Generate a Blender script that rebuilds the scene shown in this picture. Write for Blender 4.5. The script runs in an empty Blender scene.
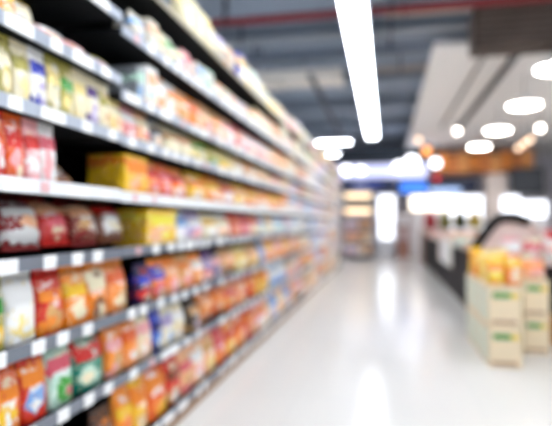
import bpy, bmesh, math, random
from mathutils import Vector, Matrix
random.seed(7)
S = bpy.context.scene
COL = S.collection
PI = math.pi

# ------------------------------------------------------------------ camera, world, exposure
F = 530.0                       # focal length in pixels of the 552 wide frame
CAMH = 1.2                      # camera height
YAW = math.atan(109.0 / F)      # the camera looks a little to the left of the aisle's direction
PITCH = math.atan(9.0 / F)
cam = bpy.data.cameras.new('camera')
cam.sensor_width = 36.0
cam.lens = F / 552.0 * 36.0
cam.clip_start = 0.05
cam.clip_end = 100
cam.dof.use_dof = True          # the photograph is thrown out of focus: lens focused close by, wide open
cam.dof.focus_distance = 1.02
cam.dof.aperture_fstop = 1.38
camo = bpy.data.objects.new('camera', cam)
COL.objects.link(camo)
camo.location = (0, 0, CAMH)
camo.rotation_euler = (PI / 2 + PITCH, 0, YAW)
S.camera = camo

w = bpy.data.worlds.new('world')
S.world = w
w.use_nodes = True
w.node_tree.nodes['Background'].inputs[0].default_value = (0.85, 0.92, 1.0, 1)
w.node_tree.nodes['Background'].inputs[1].default_value = 0.25

S.view_settings.view_transform = 'Standard'
S.view_settings.look = 'None'
S.view_settings.exposure = 0.62
S.view_settings.gamma = 1.0
S.view_settings.use_curve_mapping = False
S.cycles.use_denoising = True
S.cycles.max_bounces = 8
LAMP = 1.0                      # overall strength of the store's lamps

# ------------------------------------------------------------------ measuring helpers (photo column -> place on a real plane)
CT, ST = math.cos(YAW), math.sin(YAW)
XF = -1.2                       # plane of the shelf fronts


def direc(u):
    r = (u - 276.0) / F
    return CT * r - ST, CT + ST * r


def shelf_y(u):                 # distance along the aisle of a column on the shelf front
    dx, dy = direc(u)
    return XF / dx * dy


def on_y(u, v, Y):              # point in the cross plane at distance Y
    dx, dy = direc(u)
    d = Y / dy
    return d * dx, CAMH + (222.0 - v) * d / F


# ------------------------------------------------------------------ materials
def lin(c):
    c = c / 255.0
    return c / 12.92 if c <= 0.04045 else ((c + 0.055) / 1.055) ** 2.4


def rgb(h):
    if not isinstance(h, str):
        return (*h[:3], 1)
    return (*(lin(int(h[i:i + 2], 16)) for i in (0, 2, 4)), 1)


NAMED = dict(orange='F58A1F', deep_orange='E8611A', red='D8261C', dark_red='8E1A1A', yellow='F5C21E', pale_yellow='F3DC8C',
             cream='EFE3BE', white='F1F0EC', olive='A9A04A', green='3F9E3A', teal='12836E', blue='2136B8', sky='6FA6DC',
             navy='1C2050', purple='5A3A80', lilac='B7A6CC', pink='F0A8A8', rose='DC5A6A', peach='F6B98C', tan='D6A468',
             brown='7A4020', dark_brown='3A2218', grey='8C9096', black='141416', mint='B8DCC8', maroon='6A1420', lemon='F8E84A',
             ivory='DCD0A2', linen='CFC8B8')  # ivory, linen: cream and white darkened to offset lamp glare on top shelves
MATS = {}


def newmat(name):
    m = bpy.data.materials.new(name)
    m.use_nodes = True
    return m, m.node_tree, m.node_tree.nodes['Principled BSDF']


def mat(name, col, rough=0.5, metal=0.0, noise=0.0, nscale=8.0, spec=None, bump=0.0):
    if name in MATS:
        return MATS[name]
    m, t, p = newmat(name)
    c = rgb(NAMED.get(col, col) if isinstance(col, str) else col)
    p.inputs['Base Color'].default_value = c
    p.inputs['Roughness'].default_value = rough
    p.inputs['Metallic'].default_value = metal
    if spec is not None:
        p.inputs['Specular IOR Level'].default_value = spec
    if noise or bump:
        tc = t.nodes.new('ShaderNodeTexCoord')
        n = t.nodes.new('ShaderNodeTexNoise')
        n.inputs['Scale'].default_value = nscale
        n.inputs['Detail'].default_value = 4
        t.links.new(tc.outputs['Object'], n.inputs['Vector'])
        if noise:
            hs = t.nodes.new('ShaderNodeMapRange')
            hs.inputs['To Min'].default_value = 1 - noise
            hs.inputs['To Max'].default_value = 1 + noise
            t.links.new(n.outputs['Fac'], hs.inputs['Value'])
            mx = t.nodes.new('ShaderNodeVectorMath')
            mx.operation = 'SCALE'
            mx.inputs[0].default_value = c[:3]
            t.links.new(hs.outputs['Result'], mx.inputs['Scale'])
            t.links.new(mx.outputs['Vector'], p.inputs['Base Color'])
        if bump:
            b = t.nodes.new('ShaderNodeBump')
            b.inputs['Strength'].default_value = bump
            b.inputs['Distance'].default_value = 0.01
            t.links.new(n.outputs['Fac'], b.inputs['Height'])
            t.links.new(b.outputs['Normal'], p.inputs['Normal'])
    MATS[name] = m
    return m


def glow(name, col, strength):
    if name in MATS:
        return MATS[name]
    m, t, p = newmat(name)
    c = rgb(col)
    p.inputs['Base Color'].default_value = c
    p.inputs['Emission Color'].default_value = c
    p.inputs['Emission Strength'].default_value = strength
    MATS[name] = m
    return m


def pack_mat(base, accent, pic, seed=0):
    """Printed packaging: base colour, a band of accent print, a picture blob and small print specks."""
    key = 'print_%s_%s_%s_%d' % (base, accent, pic, seed)
    if key in MATS:
        return MATS[key]
    rnd = random.Random(key)
    m, t, p = newmat(key)
    N, L = t.nodes, t.links
    tc = N.new('ShaderNodeTexCoord')
    sep = N.new('ShaderNodeSeparateXYZ')
    L.new(tc.outputs['Generated'], sep.inputs[0])
    nz = N.new('ShaderNodeTexNoise')
    nz.inputs['Scale'].default_value = 5.0
    nz.inputs['Detail'].default_value = 2.0
    nz.noise_dimensions = '4D'
    nz.inputs['W'].default_value = rnd.uniform(0, 50)
    L.new(tc.outputs['Generated'], nz.inputs['Vector'])

    def math_(op, a, b=None, c=None):
        n = N.new('ShaderNodeMath')
        n.operation = op
        for i, q in enumerate((a, b, c)):
            if q is None:
                continue
            if isinstance(q, (int, float)):
                n.inputs[i].default_value = q
            else:
                L.new(q, n.inputs[i])
        return n.outputs[0]

    def mix(f, a, b):
        n = N.new('ShaderNodeMix')
        n.data_type = 'RGBA'
        L.new(f, n.inputs[0])
        for i, q in ((6, a), (7, b)):
            if isinstance(q, tuple):
                n.inputs[i].default_value = q
            else:
                L.new(q, n.inputs[i])
        return n.outputs[2]
    wob = math_('MULTIPLY_ADD', nz.outputs['Fac'], 0.5, -0.25)
    sc = N.new('ShaderNodeSeparateColor')
    L.new(nz.outputs['Color'], sc.inputs[0])
    z = math_('ADD', sep.outputs['Z'], wob)
    y = math_('ADD', sep.outputs['Y'], math_('MULTIPLY_ADD', sc.outputs[1], 0.6, -0.3))
    cB, cA, cP = (rgb(NAMED[k]) for k in (base, accent, pic))
    white = rgb(NAMED['white'])

    def blob(cy, cz, ry, rz):
        dy = math_('POWER', math_('ABSOLUTE', math_('MULTIPLY', math_('SUBTRACT', y, cy), 1 / ry)), 2.0)
        dz = math_('POWER', math_('ABSOLUTE', math_('MULTIPLY', math_('SUBTRACT', z, cz), 1 / rz)), 2.0)
        return math_('LESS_THAN', math_('ADD', dy, dz), 1.0)
    b0 = rnd.choice((0.60, 0.68, 0.05, 0.72))
    bw = rnd.uniform(0.12, 0.22)
    col = mix(math_('COMPARE', z, b0 + bw / 2, bw / 2), cB, cA)
    col = mix(blob(rnd.uniform(0.35, 0.65), rnd.uniform(0.22, 0.38), rnd.uniform(0.26, 0.4), rnd.uniform(0.14, 0.22)), col, cP)
    col = mix(blob(rnd.uniform(0.25, 0.75), rnd.uniform(0.12, 0.3), 0.2, 0.09), col, rgb(NAMED[rnd.choice(('white', 'cream', accent))]))
    col = mix(math_('MULTIPLY', blob(rnd.uniform(0.4, 0.6), rnd.uniform(0.5, 0.62), 0.3, 0.055), 0.85), col, white)
    col = mix(math_('MULTIPLY', blob(rnd.uniform(0.3, 0.7), rnd.uniform(0.76, 0.86), 0.26, 0.05), 0.8), col, rgb(NAMED[rnd.choice(('white', pic, 'cream'))]))
    n2 = N.new('ShaderNodeTexVoronoi')
    n2.inputs['Scale'].default_value = rnd.uniform(8, 12)
    L.new(tc.outputs['Generated'], n2.inputs['Vector'])
    speck = math_('LESS_THAN', n2.outputs['Distance'], 0.3)
    col = mix(math_('MULTIPLY', speck, 0.55), col, rgb(NAMED[rnd.choice((accent, 'white', 'cream', pic))]))
    L.new(col, p.inputs['Base Color'])
    p.inputs['Roughness'].default_value = 0.3
    p.inputs['Specular IOR Level'].default_value = 0.5
    bp = N.new('ShaderNodeBump')
    bp.inputs['Strength'].default_value = 0.5
    bp.inputs['Distance'].default_value = 0.03
    L.new(nz.outputs['Fac'], bp.inputs['Height'])
    L.new(bp.outputs['Normal'], p.inputs['Normal'])
    MATS[key] = m
    return m


# ------------------------------------------------------------------ mesh helpers
def link(name, me, parent=None, loc=(0, 0, 0), rot=(0, 0, 0), scale=(1, 1, 1)):
    o = bpy.data.objects.new(name, me)
    COL.objects.link(o)
    o.location, o.rotation_euler, o.scale = loc, rot, scale
    o.parent = parent
    return o


def tag(o, label=None, cat=None, group=None, kind=None):
    if label:
        o['label'] = label
    if cat:
        o['category'] = cat
    if group:
        o['group'] = group
    if kind:
        o['kind'] = kind
    return o


class MB:
    def __init__(self):
        self.bm = bmesh.new()

    def box(self, x0, x1, y0, y1, z0, z1, bev=0.0):
        r = bmesh.ops.create_cube(self.bm, size=1.0)
        vs = r['verts']
        for v in vs:
            v.co = Vector(((x0 + x1) / 2 + v.co.x * (x1 - x0), (y0 + y1) / 2 + v.co.y * (y1 - y0), (z0 + z1) / 2 + v.co.z * (z1 - z0)))
        if bev:
            es = list({e for v in vs for e in v.link_edges})
            bmesh.ops.bevel(self.bm, geom=es, offset=bev, segments=1, affect='EDGES')
        return self

    def tube(self, a, b, r, seg=10, r2=None):
        a, b = Vector(a), Vector(b)
        d = b - a
        q = d.to_track_quat('Z', 'Y').to_matrix().to_4x4()
        bmesh.ops.create_cone(self.bm, cap_ends=True, segments=seg, radius1=r, radius2=r if r2 is None else r2, depth=d.length,
                              matrix=Matrix.Translation((a + b) / 2) @ q)
        return self

    def path(self, pts, r, seg=8):
        for a, b in zip(pts, pts[1:]):
            self.tube(a, b, r, seg)
        return self

    def sphere(self, c, r, sz=1.0, seg=12):
        bmesh.ops.create_uvsphere(self.bm, u_segments=seg, v_segments=max(6, seg // 2), radius=r,
                                  matrix=Matrix.Translation(c) @ Matrix.Diagonal((1, 1, sz, 1)))
        return self

    def lathe(self, prof, seg=20, c=(0, 0, 0)):
        rings = []
        for (r, z) in prof:
            rings.append([self.bm.verts.new((c[0] + r * math.cos(2 * PI * k / seg), c[1] + r * math.sin(2 * PI * k / seg), c[2] + z)) for k in range(seg)])
        for a, b in zip(rings, rings[1:]):
            for k in range(seg):
                self.bm.faces.new((a[k], a[(k + 1) % seg], b[(k + 1) % seg], b[k]))
        self.bm.faces.new(list(reversed(rings[0])))
        self.bm.faces.new(rings[-1])
        return self

    def prism(self, pts, x0, x1):
        """polygon in (y, z) pushed along x"""
        a = [self.bm.verts.new((x0, p[0], p[1])) for p in pts]
        b = [self.bm.verts.new((x1, p[0], p[1])) for p in pts]
        n = len(pts)
        self.bm.faces.new(a)
        self.bm.faces.new(list(reversed(b)))
        for k in range(n):
            self.bm.faces.new((a[k], b[k], b[(k + 1) % n], a[(k + 1) % n]))
        return self

    def mesh(self, name, m, smooth=False):
        bmesh.ops.recalc_face_normals(self.bm, faces=self.bm.faces)
        me = bpy.data.meshes.new(name)
        self.bm.to_mesh(me)
        self.bm.free()
        if m:
            me.materials.append(m)
        if smooth:
            for p in me.polygons:
                p.use_smooth = True
        return me

    def build(self, name, m, parent=None, loc=(0, 0, 0), rot=(0, 0, 0), smooth=False):
        return link(name, self.mesh(name, m, smooth), parent, loc, rot)


def empty(name, loc=(0, 0, 0), rz=0.0):
    o = bpy.data.objects.new(name, None)
    COL.objects.link(o)
    o.location = loc
    o.rotation_euler = (0, 0, rz)
    o.empty_display_size = 0.1
    return o


ORD = ['first', 'second', 'third', 'fourth', 'fifth', 'sixth', 'seventh', 'eighth', 'ninth', 'tenth', 'eleventh', 'twelfth',
       'thirteenth', 'fourteenth', 'fifteenth', 'sixteenth', 'seventeenth', 'eighteenth', 'nineteenth', 'twentieth']


def ordinal(n):
    if n < 20:
        return ORD[n]
    n += 1
    s = 'th' if 10 <= n % 100 <= 20 else {1: 'st', 2: 'nd', 3: 'rd'}.get(n % 10, 'th')
    return '%d%s' % (n, s)


# ------------------------------------------------------------------ room shell
RX0, RX1, RY0, RY1, RZ = -5.5, 9.0, -4.5, 24.0, 4.5


def floor_mat():
    m, t, p = newmat('polished_white_floor')
    N, L = t.nodes, t.links
    tc = N.new('ShaderNodeTexCoord')
    br = N.new('ShaderNodeTexBrick')
    br.offset = 0.0
    br.inputs['Scale'].default_value = 1.0
    br.inputs['Brick Width'].default_value = 0.6
    br.inputs['Row Height'].default_value = 0.6
    br.inputs['Mortar Size'].default_value = 0.002
    br.inputs['Color1'].default_value = (0.72, 0.70, 0.655, 1)
    br.inputs['Color2'].default_value = (0.735, 0.715, 0.67, 1)
    br.inputs['Mortar'].default_value = (0.63, 0.62, 0.60, 1)
    L.new(tc.outputs['Object'], br.inputs['Vector'])
    L.new(br.outputs['Color'], p.inputs['Base Color'])
    n = N.new('ShaderNodeTexNoise')
    n.inputs['Scale'].default_value = 1.2
    L.new(tc.outputs['Object'], n.inputs['Vector'])
    mr = N.new('ShaderNodeMapRange')
    mr.inputs['To Min'].default_value = 0.12
    mr.inputs['To Max'].default_value = 0.24
    L.new(n.outputs['Fac'], mr.inputs['Value'])
    L.new(mr.outputs['Result'], p.inputs['Roughness'])
    p.inputs['Specular IOR Level'].default_value = 0.28
    return m


tag(MB().box(RX0, RX1, RY0, RY1, -0.12, 0.0).build('floor', floor_mat()), 'glossy cream white polished floor of the aisle', kind='structure')
tag(MB().box(RX0, RX1, RY0, RY1, RZ, RZ + 0.12).build('ceiling', mat('slate_ceiling', '98A6B8', 0.8, noise=0.12, nscale=1.5)),
    'dark slate blue open ceiling above the aisle', kind='structure')
wm = mat('pale_wall', 'C9CBD2', 0.7, noise=0.04)
tag(MB().box(RX0 - 0.12, RX0, RY0, RY1, 0, RZ).build('wall_left', wm), 'pale wall behind the tall shelving', kind='structure')
tag(MB().box(RX1, RX1 + 0.12, RY0, RY1, 0, RZ).build('wall_right', wm), 'pale wall at the right of the store', kind='structure')
tag(MB().box(RX0, RX1, RY1, RY1 + 0.12, 0, RZ).build('wall_far', mat('far_wall', 'DEDCE4', 0.7, noise=0.05)), 'lilac grey wall at the far end of the store', kind='structure')
tag(MB().box(RX0, RX1, RY0 - 0.12, RY0, 0, RZ).build('wall_near', wm), 'pale wall behind the viewer', kind='structure')
# white lowered ceiling over the right-hand department
wc = tag(MB().box(0.78, RX1, 8.75, RY1, 3.98, 4.08).build('ceiling_panel', mat('white_soffit', 'E8E8E6', 0.7)), 'white lowered ceiling above the right-hand department', kind='structure')

# ------------------------------------------------------------------ lamps
LW = '#'
m_tube = glow('lamp_white', 'F4F8FF', 15.0 * LAMP)
m_disc = glow('lamp_disc', 'FFF8EE', 16.0 * LAMP)
m_house = mat('lamp_housing', 'DADDE2', 0.4)
m_wire = mat('wire', '2A2A2E', 0.5)


def linear_lamp(label, x, y0, y1, z, wd=0.2, along='y', group=None, m=None):
    L_ = y1 - y0
    o = empty('linear_ceiling_lamp', (x, (y0 + y1) / 2, z), 0 if along == 'y' else PI / 2)
    tag(o, label, 'lamp', group)
    h = L_ / 2
    MB().box(-wd / 2 - 0.02, wd / 2 + 0.02, -h - 0.02, h + 0.02, 0.012, 0.09, 0.01).build('housing', m_house, o)
    MB().box(-wd / 2, wd / 2, -h, h, -0.03, 0.012, 0.01).build('diffuser', m or m_tube, o)
    n = max(2, int(L_ / 2.2))
    for k in range(n):
        yy = -h + L_ * (k + 0.5) / n
        MB().tube((0, yy, 0.08), (0, yy, RZ - z), 0.006, 6).build('hanger', m_wire, o)
    return o


linear_lamp('long white strip lamp hanging above the aisle', -0.34, -3.5, 15.2, 3.6, 0.28, m=glow('lamp_aisle', 'F4F8FF', 11.5 * LAMP))
linear_lamp('short white strip lamp crossing above the far end of the tall shelving', -1.53, 16.2 - 0.52, 16.2 + 0.52, 3.64, 0.1, 'x')
linear_lamp('small white strip lamp just below and behind the crossing strip lamp', -1.8, 18.6 - 0.22, 18.6 + 0.22, 3.6, 0.1, 'x')
linear_lamp('added strip lamp, unseen behind the tall shelving', -3.6, -3.0, 15.0, 3.6)  # unseen lamp added to light the store, hidden by the shelving
linear_lamp('added strip lamp, unseen to the right of the view', 5.4, -3.0, 14.0, 3.75)  # added outside the frame to light the right side
linear_lamp('added strip lamp, unseen above the viewer right', 2.2, -3.5, 5.0, 3.7)  # unseen, added as extra light near the viewer


def pendant(label, x, y, z, r=0.3, m=None, top=3.98, group=None):
    o = empty('disc_pendant_lamp', (x, y, z))
    tag(o, label, 'lamp', group)
    MB().lathe([(r * 0.35, 0.16), (r * 0.5, 0.1), (r * 1.02, 0.035), (r * 1.02, 0.0), (r * 0.96, 0.0)], 20).build('shade', m_house, o, smooth=False)
    MB().lathe([(r * 0.93, 0.02), (r * 0.93, -0.02), (r * 0.6, -0.045)], 20).build('diffuser', m or m_disc, o)
    MB().tube((0, 0, 0.15), (0, 0, top - z), 0.008, 6).build('cord', m_wire, o)
    return o


for lab, y, x in (('round white pendant lamp cut by the right edge of the view', 8.2, 2.42),
                  ('large round white pendant lamp, second from the right edge', 10.7, 2.58),
                  ('round white pendant lamp, third from the right edge', 13.5, 2.66),
                  ('small round white pendant lamp above the orange canopy', 16.3, 2.7)):
    pendant(lab, x, y, 3.40, 0.3, top=3.98 if y > 8.6 else RZ)


def globe(label, u, v, Y, r, m, top):
    x, z = on_y(u, v, Y)
    o = empty('globe_bulb_lamp', (x, Y, z))
    tag(o, label, 'lamp', 'small round bulbs hanging at the far right')
    MB().sphere((0, 0, 0), r, 1.0, 14).build('bulb', m, o, smooth=True)
    MB().lathe([(r * 0.45, r * 0.8), (r * 0.45, r * 1.7), (r * 0.2, r * 1.9)], 10).build('socket', m_wire, o)
    MB().tube((0, 0, r * 1.8), (0, 0, top - z), 0.006, 6).build('cord', m_wire, o)


m_b1 = glow('bulb_white', 'FFF6EA', 9.0)
m_b2 = glow('bulb_warm', 'FFD9B8', 2.2)
m_b3 = glow('bulb_orange', 'FFA65A', 1.6)
globe('small white bulb between two pendant lamps', 458, 131, 14.5, 0.07, m_b1, 3.98)
globe('white bulb near the right edge beside the pendant lamps', 541, 128, 13.5, 0.075, m_b1, 3.98)
for i, (u, v) in enumerate(((531, 139), (525, 143), (519, 148))):
    globe('faint warm bulb, %s of three in a diagonal row' % ORD[i], u, v, 15.5, 0.07, m_b2, 3.98)
globe('pinkish white bulb above the glowing fascia lights', 419, 140, 17.5, 0.08, m_b2, RZ)
globe('orange bulb above the glowing fascia lights', 427, 151, 17.8, 0.14, m_b3, RZ)
globe('tiny white spotlight bulb under the ceiling conduits', 439, 54, 10.5, 0.05, m_b1, RZ)
globe('tiny dim white spotlight bulb beside the dark air unit', 465, 51, 10.5, 0.035, m_b2, RZ)
globe('tiny white bulb above the top shelf under the ceiling pipes', 281, 33, 9.2, 0.03, m_b2, RZ)

# ------------------------------------------------------------------ ceiling pipes, ducts, beams
m_red = mat('red_pipe', '84282E', 0.5)
m_cond = mat('grey_conduit', '9AA0A6', 0.45, 0.3)
m_tan = mat('tan_conduit', 'B0A398', 0.5)
m_dark = mat('dark_steel', '2B3038', 0.6)
m_dwhite = mat('duct_white', 'F6F0E6', 0.55)


def cross_pipe(name, label, y, z, r, m, x0=RX0 + 0.01, x1=RX1 - 0.01, cat='pipe'):
    o = empty(name, (0, y, z))
    tag(o, label, cat)
    MB().tube((x0, 0, 0), (x1, 0, 0), r, 12).build('pipe', m, o, smooth=False)
    x = math.ceil(x0) + 0.3
    while x < x1:
        MB().box(x - 0.015, x + 0.015, -r * 1.1, r * 1.1, -r * 1.1, RZ - z).build('bracket', m_dark, o)
        x += 2.4
    return o


cross_pipe('sprinkler_pipe', 'red sprinkler pipe crossing under the ceiling', 7.5, 4.16, 0.06, m_red)
cross_pipe('conduit', 'grey conduit crossing just beyond the red pipe', 8.35, 4.16, 0.045, m_cond)
cross_pipe('conduit', 'pale tan conduit crossing above the dark air unit', 8.05, 4.30, 0.05, m_tan, 0.0)
cross_pipe('conduit', 'blue grey conduit crossing beyond the first grey conduit', 9.3, 4.2, 0.05, mat('blue_conduit', '6E7B8E', 0.45))
cross_pipe('conduit', 'tan conduit crossing the ceiling behind the tiny spotlights', 10.6, 4.2, 0.05, m_tan, -0.2)
cross_pipe('conduit', 'thin dark conduit crossing above the white duct', 9.75, 4.3, 0.035, m_dark)
for k, (y, lab) in enumerate(((6.4, 'dark steel ceiling beam nearest the viewer'), (8.75, 'dark steel ceiling beam between the conduits'),
                              (11.6, 'dark steel ceiling beam beyond the white duct'), (14.2, 'dark steel ceiling beam above the end of the strip lamp'),
                              (17.2, 'dark steel ceiling beam beyond the shelving'))):
    tag(MB().box(RX0 + 0.01, RX1 - 0.01, -0.1, 0.1, -0.13, -0.1).box(RX0 + 0.01, RX1 - 0.01, -0.012, 0.012, -0.1, 0.10).box(RX0 + 0.01, RX1 - 0.01, -0.1, 0.1, 0.10, 0.13)
        .build('ceiling_beam', mat('beam_slate', '8894A2', 0.6), loc=(0, y, RZ - 0.131)), lab, 'beam')
d = empty('air_duct', (-0.8, 10.2, 3.95))
tag(d, 'pale beige air duct ending beside the long strip lamp', 'duct')
MB().box(-4.6, 0.0, 0, 0.55, 0, 0.24, 0.012).build('duct_body', m_dwhite, d)
for x in (-3.9, -2.6, -1.3, -0.05):
    MB().box(x - 0.02, x + 0.03, -0.02, 0.57, -0.02, 0.26).build('flange', m_dwhite, d)
for x in (-3.2, -0.8):
    MB().tube((x, 0.27, 0.24), (x, 0.27, RZ - 3.95), 0.01, 6).build('hanger', m_wire, d)
tag(MB().tube((-1.25, 9.0, 3.72), (-1.25, 15.8, 3.72), 0.05, 10).tube((-1.25, 10.9, 3.72), (-1.25, 10.9, RZ), 0.008, 6).tube((-1.25, 15, 3.72), (-1.25, 15, RZ), 0.008, 6)
    .build('cable_tray', m_dark), 'dark lengthwise pipe hanging left of the strip lamp', 'pipe')
# dark air unit at upper right, with slats
a = empty('air_unit', (1.2, 7.6, 3.58))
tag(a, 'dark brown hanging air unit with slatted front near the ceiling', 'air unit')
m_air = mat('air_brown', '4C4039', 0.7, noise=0.6, nscale=3)
MB().box(0, 2.3, 0.03, 0.5, 0, 0.58, 0.03).build('casing', m_air, a)
for k in range(6):
    MB().box(0.06, 2.24, 0.0, 0.03, 0.05 + k * 0.09, 0.10 + k * 0.09).build('slat', mat('air_slat', '62544B', 0.6, noise=0.5, nscale=2.5), a)
for x in (0.2, 2.1):
    MB().tube((x, 0.25, 0.55), (x, 0.25, RZ - 3.58), 0.012, 6).build('hanger', m_wire, a)
tag(MB().box(-0.03, 0.03, 8.62, 16.0, -0.06, 0.06).build('ceiling_rail', m_dark, loc=(2.1, 0, 3.915)), 'dark lengthwise rail below the white lowered ceiling', 'rail')
tag(MB().box(-0.02, 0.02, 8.62, 16.0, -0.03, 0.03).build('ceiling_rail', mat('rail_grey', '7A7672', 0.6), loc=(1.62, 0, 3.948)), 'thin grey rail at the edge of the white lowered ceiling', 'rail')

# ------------------------------------------------------------------ tall shelving (gondola bays)
SZ = [0.095, 0.468, 0.76, 1.055, 1.325, 1.595, 1.86, 2.155, 2.42]     # lip centre heights of the nearest bay
SZ2 = [0.095, 0.465, 0.758, 1.058, 1.32, 1.588, 1.80, 2.105, 2.415]   # and of the bays beyond it

m_panel = mat('back_panel_black', '060607', 0.9, spec=0.1)
m_board = mat('shelf_board', '1C1D20', 0.7, spec=0.2)
m_lip = mat('shelf_lip_grey_dim', '7C828C', 0.35, 0.2)  # lower rails: weaker lamp light put into a darker grey
m_lipl = mat('shelf_lip_grey_lit', 'ACB4C0', 0.3, 0.1)  # upper rails: stronger lamp light put into a paler grey
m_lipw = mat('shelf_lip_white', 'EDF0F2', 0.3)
m_tag = mat('price_tag_white', 'F5F5F3', 0.45)
m_tagy = mat('price_tag_pink', 'E6B8B8', 0.45)
m_kick = mat('plinth_brown', '9A7350', 0.5, noise=0.1)
BAY0, BAYL, NB = 0.87, 1.4, 10


def lip_z(sh, y):
    return SZ[sh] if y < BAY0 + BAYL else SZ2[sh]

DEP = 0.46


def make_bay(i):
    y0 = BAY0 + i * BAYL
    o = empty('shelving_bay', (XF, y0, 0))
    place = ['leftmost, nearest the viewer', 'second from the left', 'third from the left', 'fourth from the left', 'fifth from the left', 'sixth from the left',
             'seventh from the left', 'third from the far end', 'second from the far end', 'farthest away at the aisle end'][i]
    tag(o, 'tall black and grey shelving bay, ' + place, 'shelving', 'shelving bays along the aisle')
    if i == 0:
        me = dict(panel=MB().box(-DEP - 0.03, -DEP, 0, BAYL, 0, 2.62).mesh('back_panel', m_panel),
                  up=MB().box(-DEP, -DEP + 0.04, -0.015, 0.015, 0.1, 2.6).mesh('upright', m_board),
                  plinth=MB().box(-DEP, -0.012, 0.002, BAYL - 0.002, 0, 0.062).mesh('plinth', m_kick),
                  board=MB().box(-DEP, -0.008, 0.003, BAYL - 0.003, -0.012, 0.008).mesh('shelf', m_board),
                  lip=MB().prism([(0.003, -0.024), (BAYL - 0.003, -0.024), (BAYL - 0.003, 0.024), (0.003, 0.024)], -0.008, 0.0)
                  .mesh('price_rail', m_lip),
                  lipl=MB().box(-0.008, 0.0, 0.003, BAYL - 0.003, -0.024, 0.024).mesh('price_rail', m_lipl),
                  lipc=MB().box(-0.008, 0.0, 0.003, BAYL - 0.003, -0.014, 0.009).mesh('price_rail', mat('shelf_lip_cream', 'A89E88', 0.5)),
                  lipw=MB().box(-0.008, 0.0, 0.003, BAYL - 0.003, -0.026, 0.026).mesh('price_rail', m_lipw),
                  tag=MB().box(0.0, 0.004, -0.037, 0.037, -0.027, 0.023, 0.002).mesh('price_tag', m_tag),
                  tagw=MB().box(0.0, 0.004, -0.075, 0.075, -0.027, 0.023, 0.002).mesh('price_tag', m_tag),
                  tagp=MB().box(0.0, 0.004, -0.025, 0.025, -0.018, 0.018, 0.002).mesh('price_tag', m_tagy),
                  br=MB().prism([(0.012, -0.012), (0.018, -0.012), (0.018, -0.05), (0.012, -0.05)], -DEP + 0.03, -DEP + 0.14).mesh('bracket', m_board))
        make_bay.me = me
    me = make_bay.me
    link('back_panel', me['panel'], o)
    link('plinth', me['plinth'], o)
    link('upright', me['up'], o, (0, 0.016, 0))
    link('upright', me['up'], o, (0, BAYL - 0.016, 0))
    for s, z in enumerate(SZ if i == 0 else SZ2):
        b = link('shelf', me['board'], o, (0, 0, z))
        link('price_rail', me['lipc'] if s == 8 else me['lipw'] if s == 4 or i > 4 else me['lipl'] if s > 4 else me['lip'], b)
        if i < 5:
            link('bracket', me['br'], b)
            link('bracket', me['br'], b, (0, BAYL - 0.03, 0))
        y = 0.09 + random.random() * 0.1
        while y < BAYL - 0.09 and s != 8:
            k = random.random()
            t = 'tagw' if k < (0.35 if s in (4, 6) else 0.12) else ('tagp' if k > 0.93 else 'tag')
            link('price_tag', me[t], b, (0, y, 0))
            y += random.uniform(0.12, 0.22) + (0.06 if t == 'tagw' else 0)
    return o


for i in range(NB):
    last_bay = make_bay(i)
SHELF_END = BAY0 + NB * BAYL
MB().box(-DEP - 0.03, 0, BAYL + 0.002, BAYL + 0.03, 0, 2.62, 0.004).build('end_panel', mat('end_panel_grey', '8A8C92', 0.5), last_bay)

# ------------------------------------------------------------------ packs
PROF = {  # (z, depth, width, centre shift)
    'pouch': [(0.0, 0.80, 0.93), (0.05, 0.98, 0.98), (0.25, 1.0, 0.97), (0.5, 0.92, 0.965), (0.72, 0.62, 0.975), (0.87, 0.24, 0.99), (0.93, 0.06, 1.0)],
    'pillow': [(0.06, 0.05, 0.97), (0.11, 0.36, 0.965), (0.22, 0.76, 0.95), (0.4, 0.98, 0.94), (0.6, 1.0, 0.94), (0.78, 0.76, 0.95), (0.89, 0.36, 0.965), (0.94, 0.05, 0.97)]}
SEALS = {'pouch': [(0.93, 1.0)], 'pillow': [(0.0, 0.06), (0.94, 1.0)]}
PARTM = {}


def bag_grid(shape, seg, grow=0.0, amin=None, amax=None, zmin=0, zmax=1, seed=0):
    """rings of points of a bag; front faces +x, width along y, height along z, unit size"""
    rnd = random.Random(seed)
    ph = [rnd.uniform(0, 6.3) for _ in range(4)]
    prof = PROF[shape]
    rings = []
    zs = [p[0] for p in prof] if zmax == 1 else [zmin + (zmax - zmin) * k / 5 for k in range(6)]

    def at(z):
        for a, b in zip(prof, prof[1:]):
            if a[0] <= z <= b[0]:
                f = (z - a[0]) / (b[0] - a[0])
                return a[1] + (b[1] - a[1]) * f, a[2] + (b[2] - a[2]) * f
        return prof[-1][1:3]
    for z in zs:
        dp, wd = at(z)
        ring = []
        n = seg if amin is None else 7
        for k in range(n):
            a = 2 * PI * k / seg if amin is None else amin + (amax - amin) * k / (n - 1)
            c, s = math.cos(a), math.sin(a)
            e = 0.62
            x = math.copysign(abs(c) ** e, c) * 0.5 * dp
            y = math.copysign(abs(s) ** e, s) * 0.5 * wd
            wr = 0.045 * dp * math.sin(9 * y + ph[0] + 7 * z) * math.sin(6 * z + ph[1])
            x += (wr if c > 0 else -wr) * (1 - abs(2 * y) ** 2) + (grow if c > 0 else -grow)
            ring.append((x, y + 0.012 * math.sin(8 * z + ph[2]), z))
        rings.append(ring)
    return rings


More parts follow.
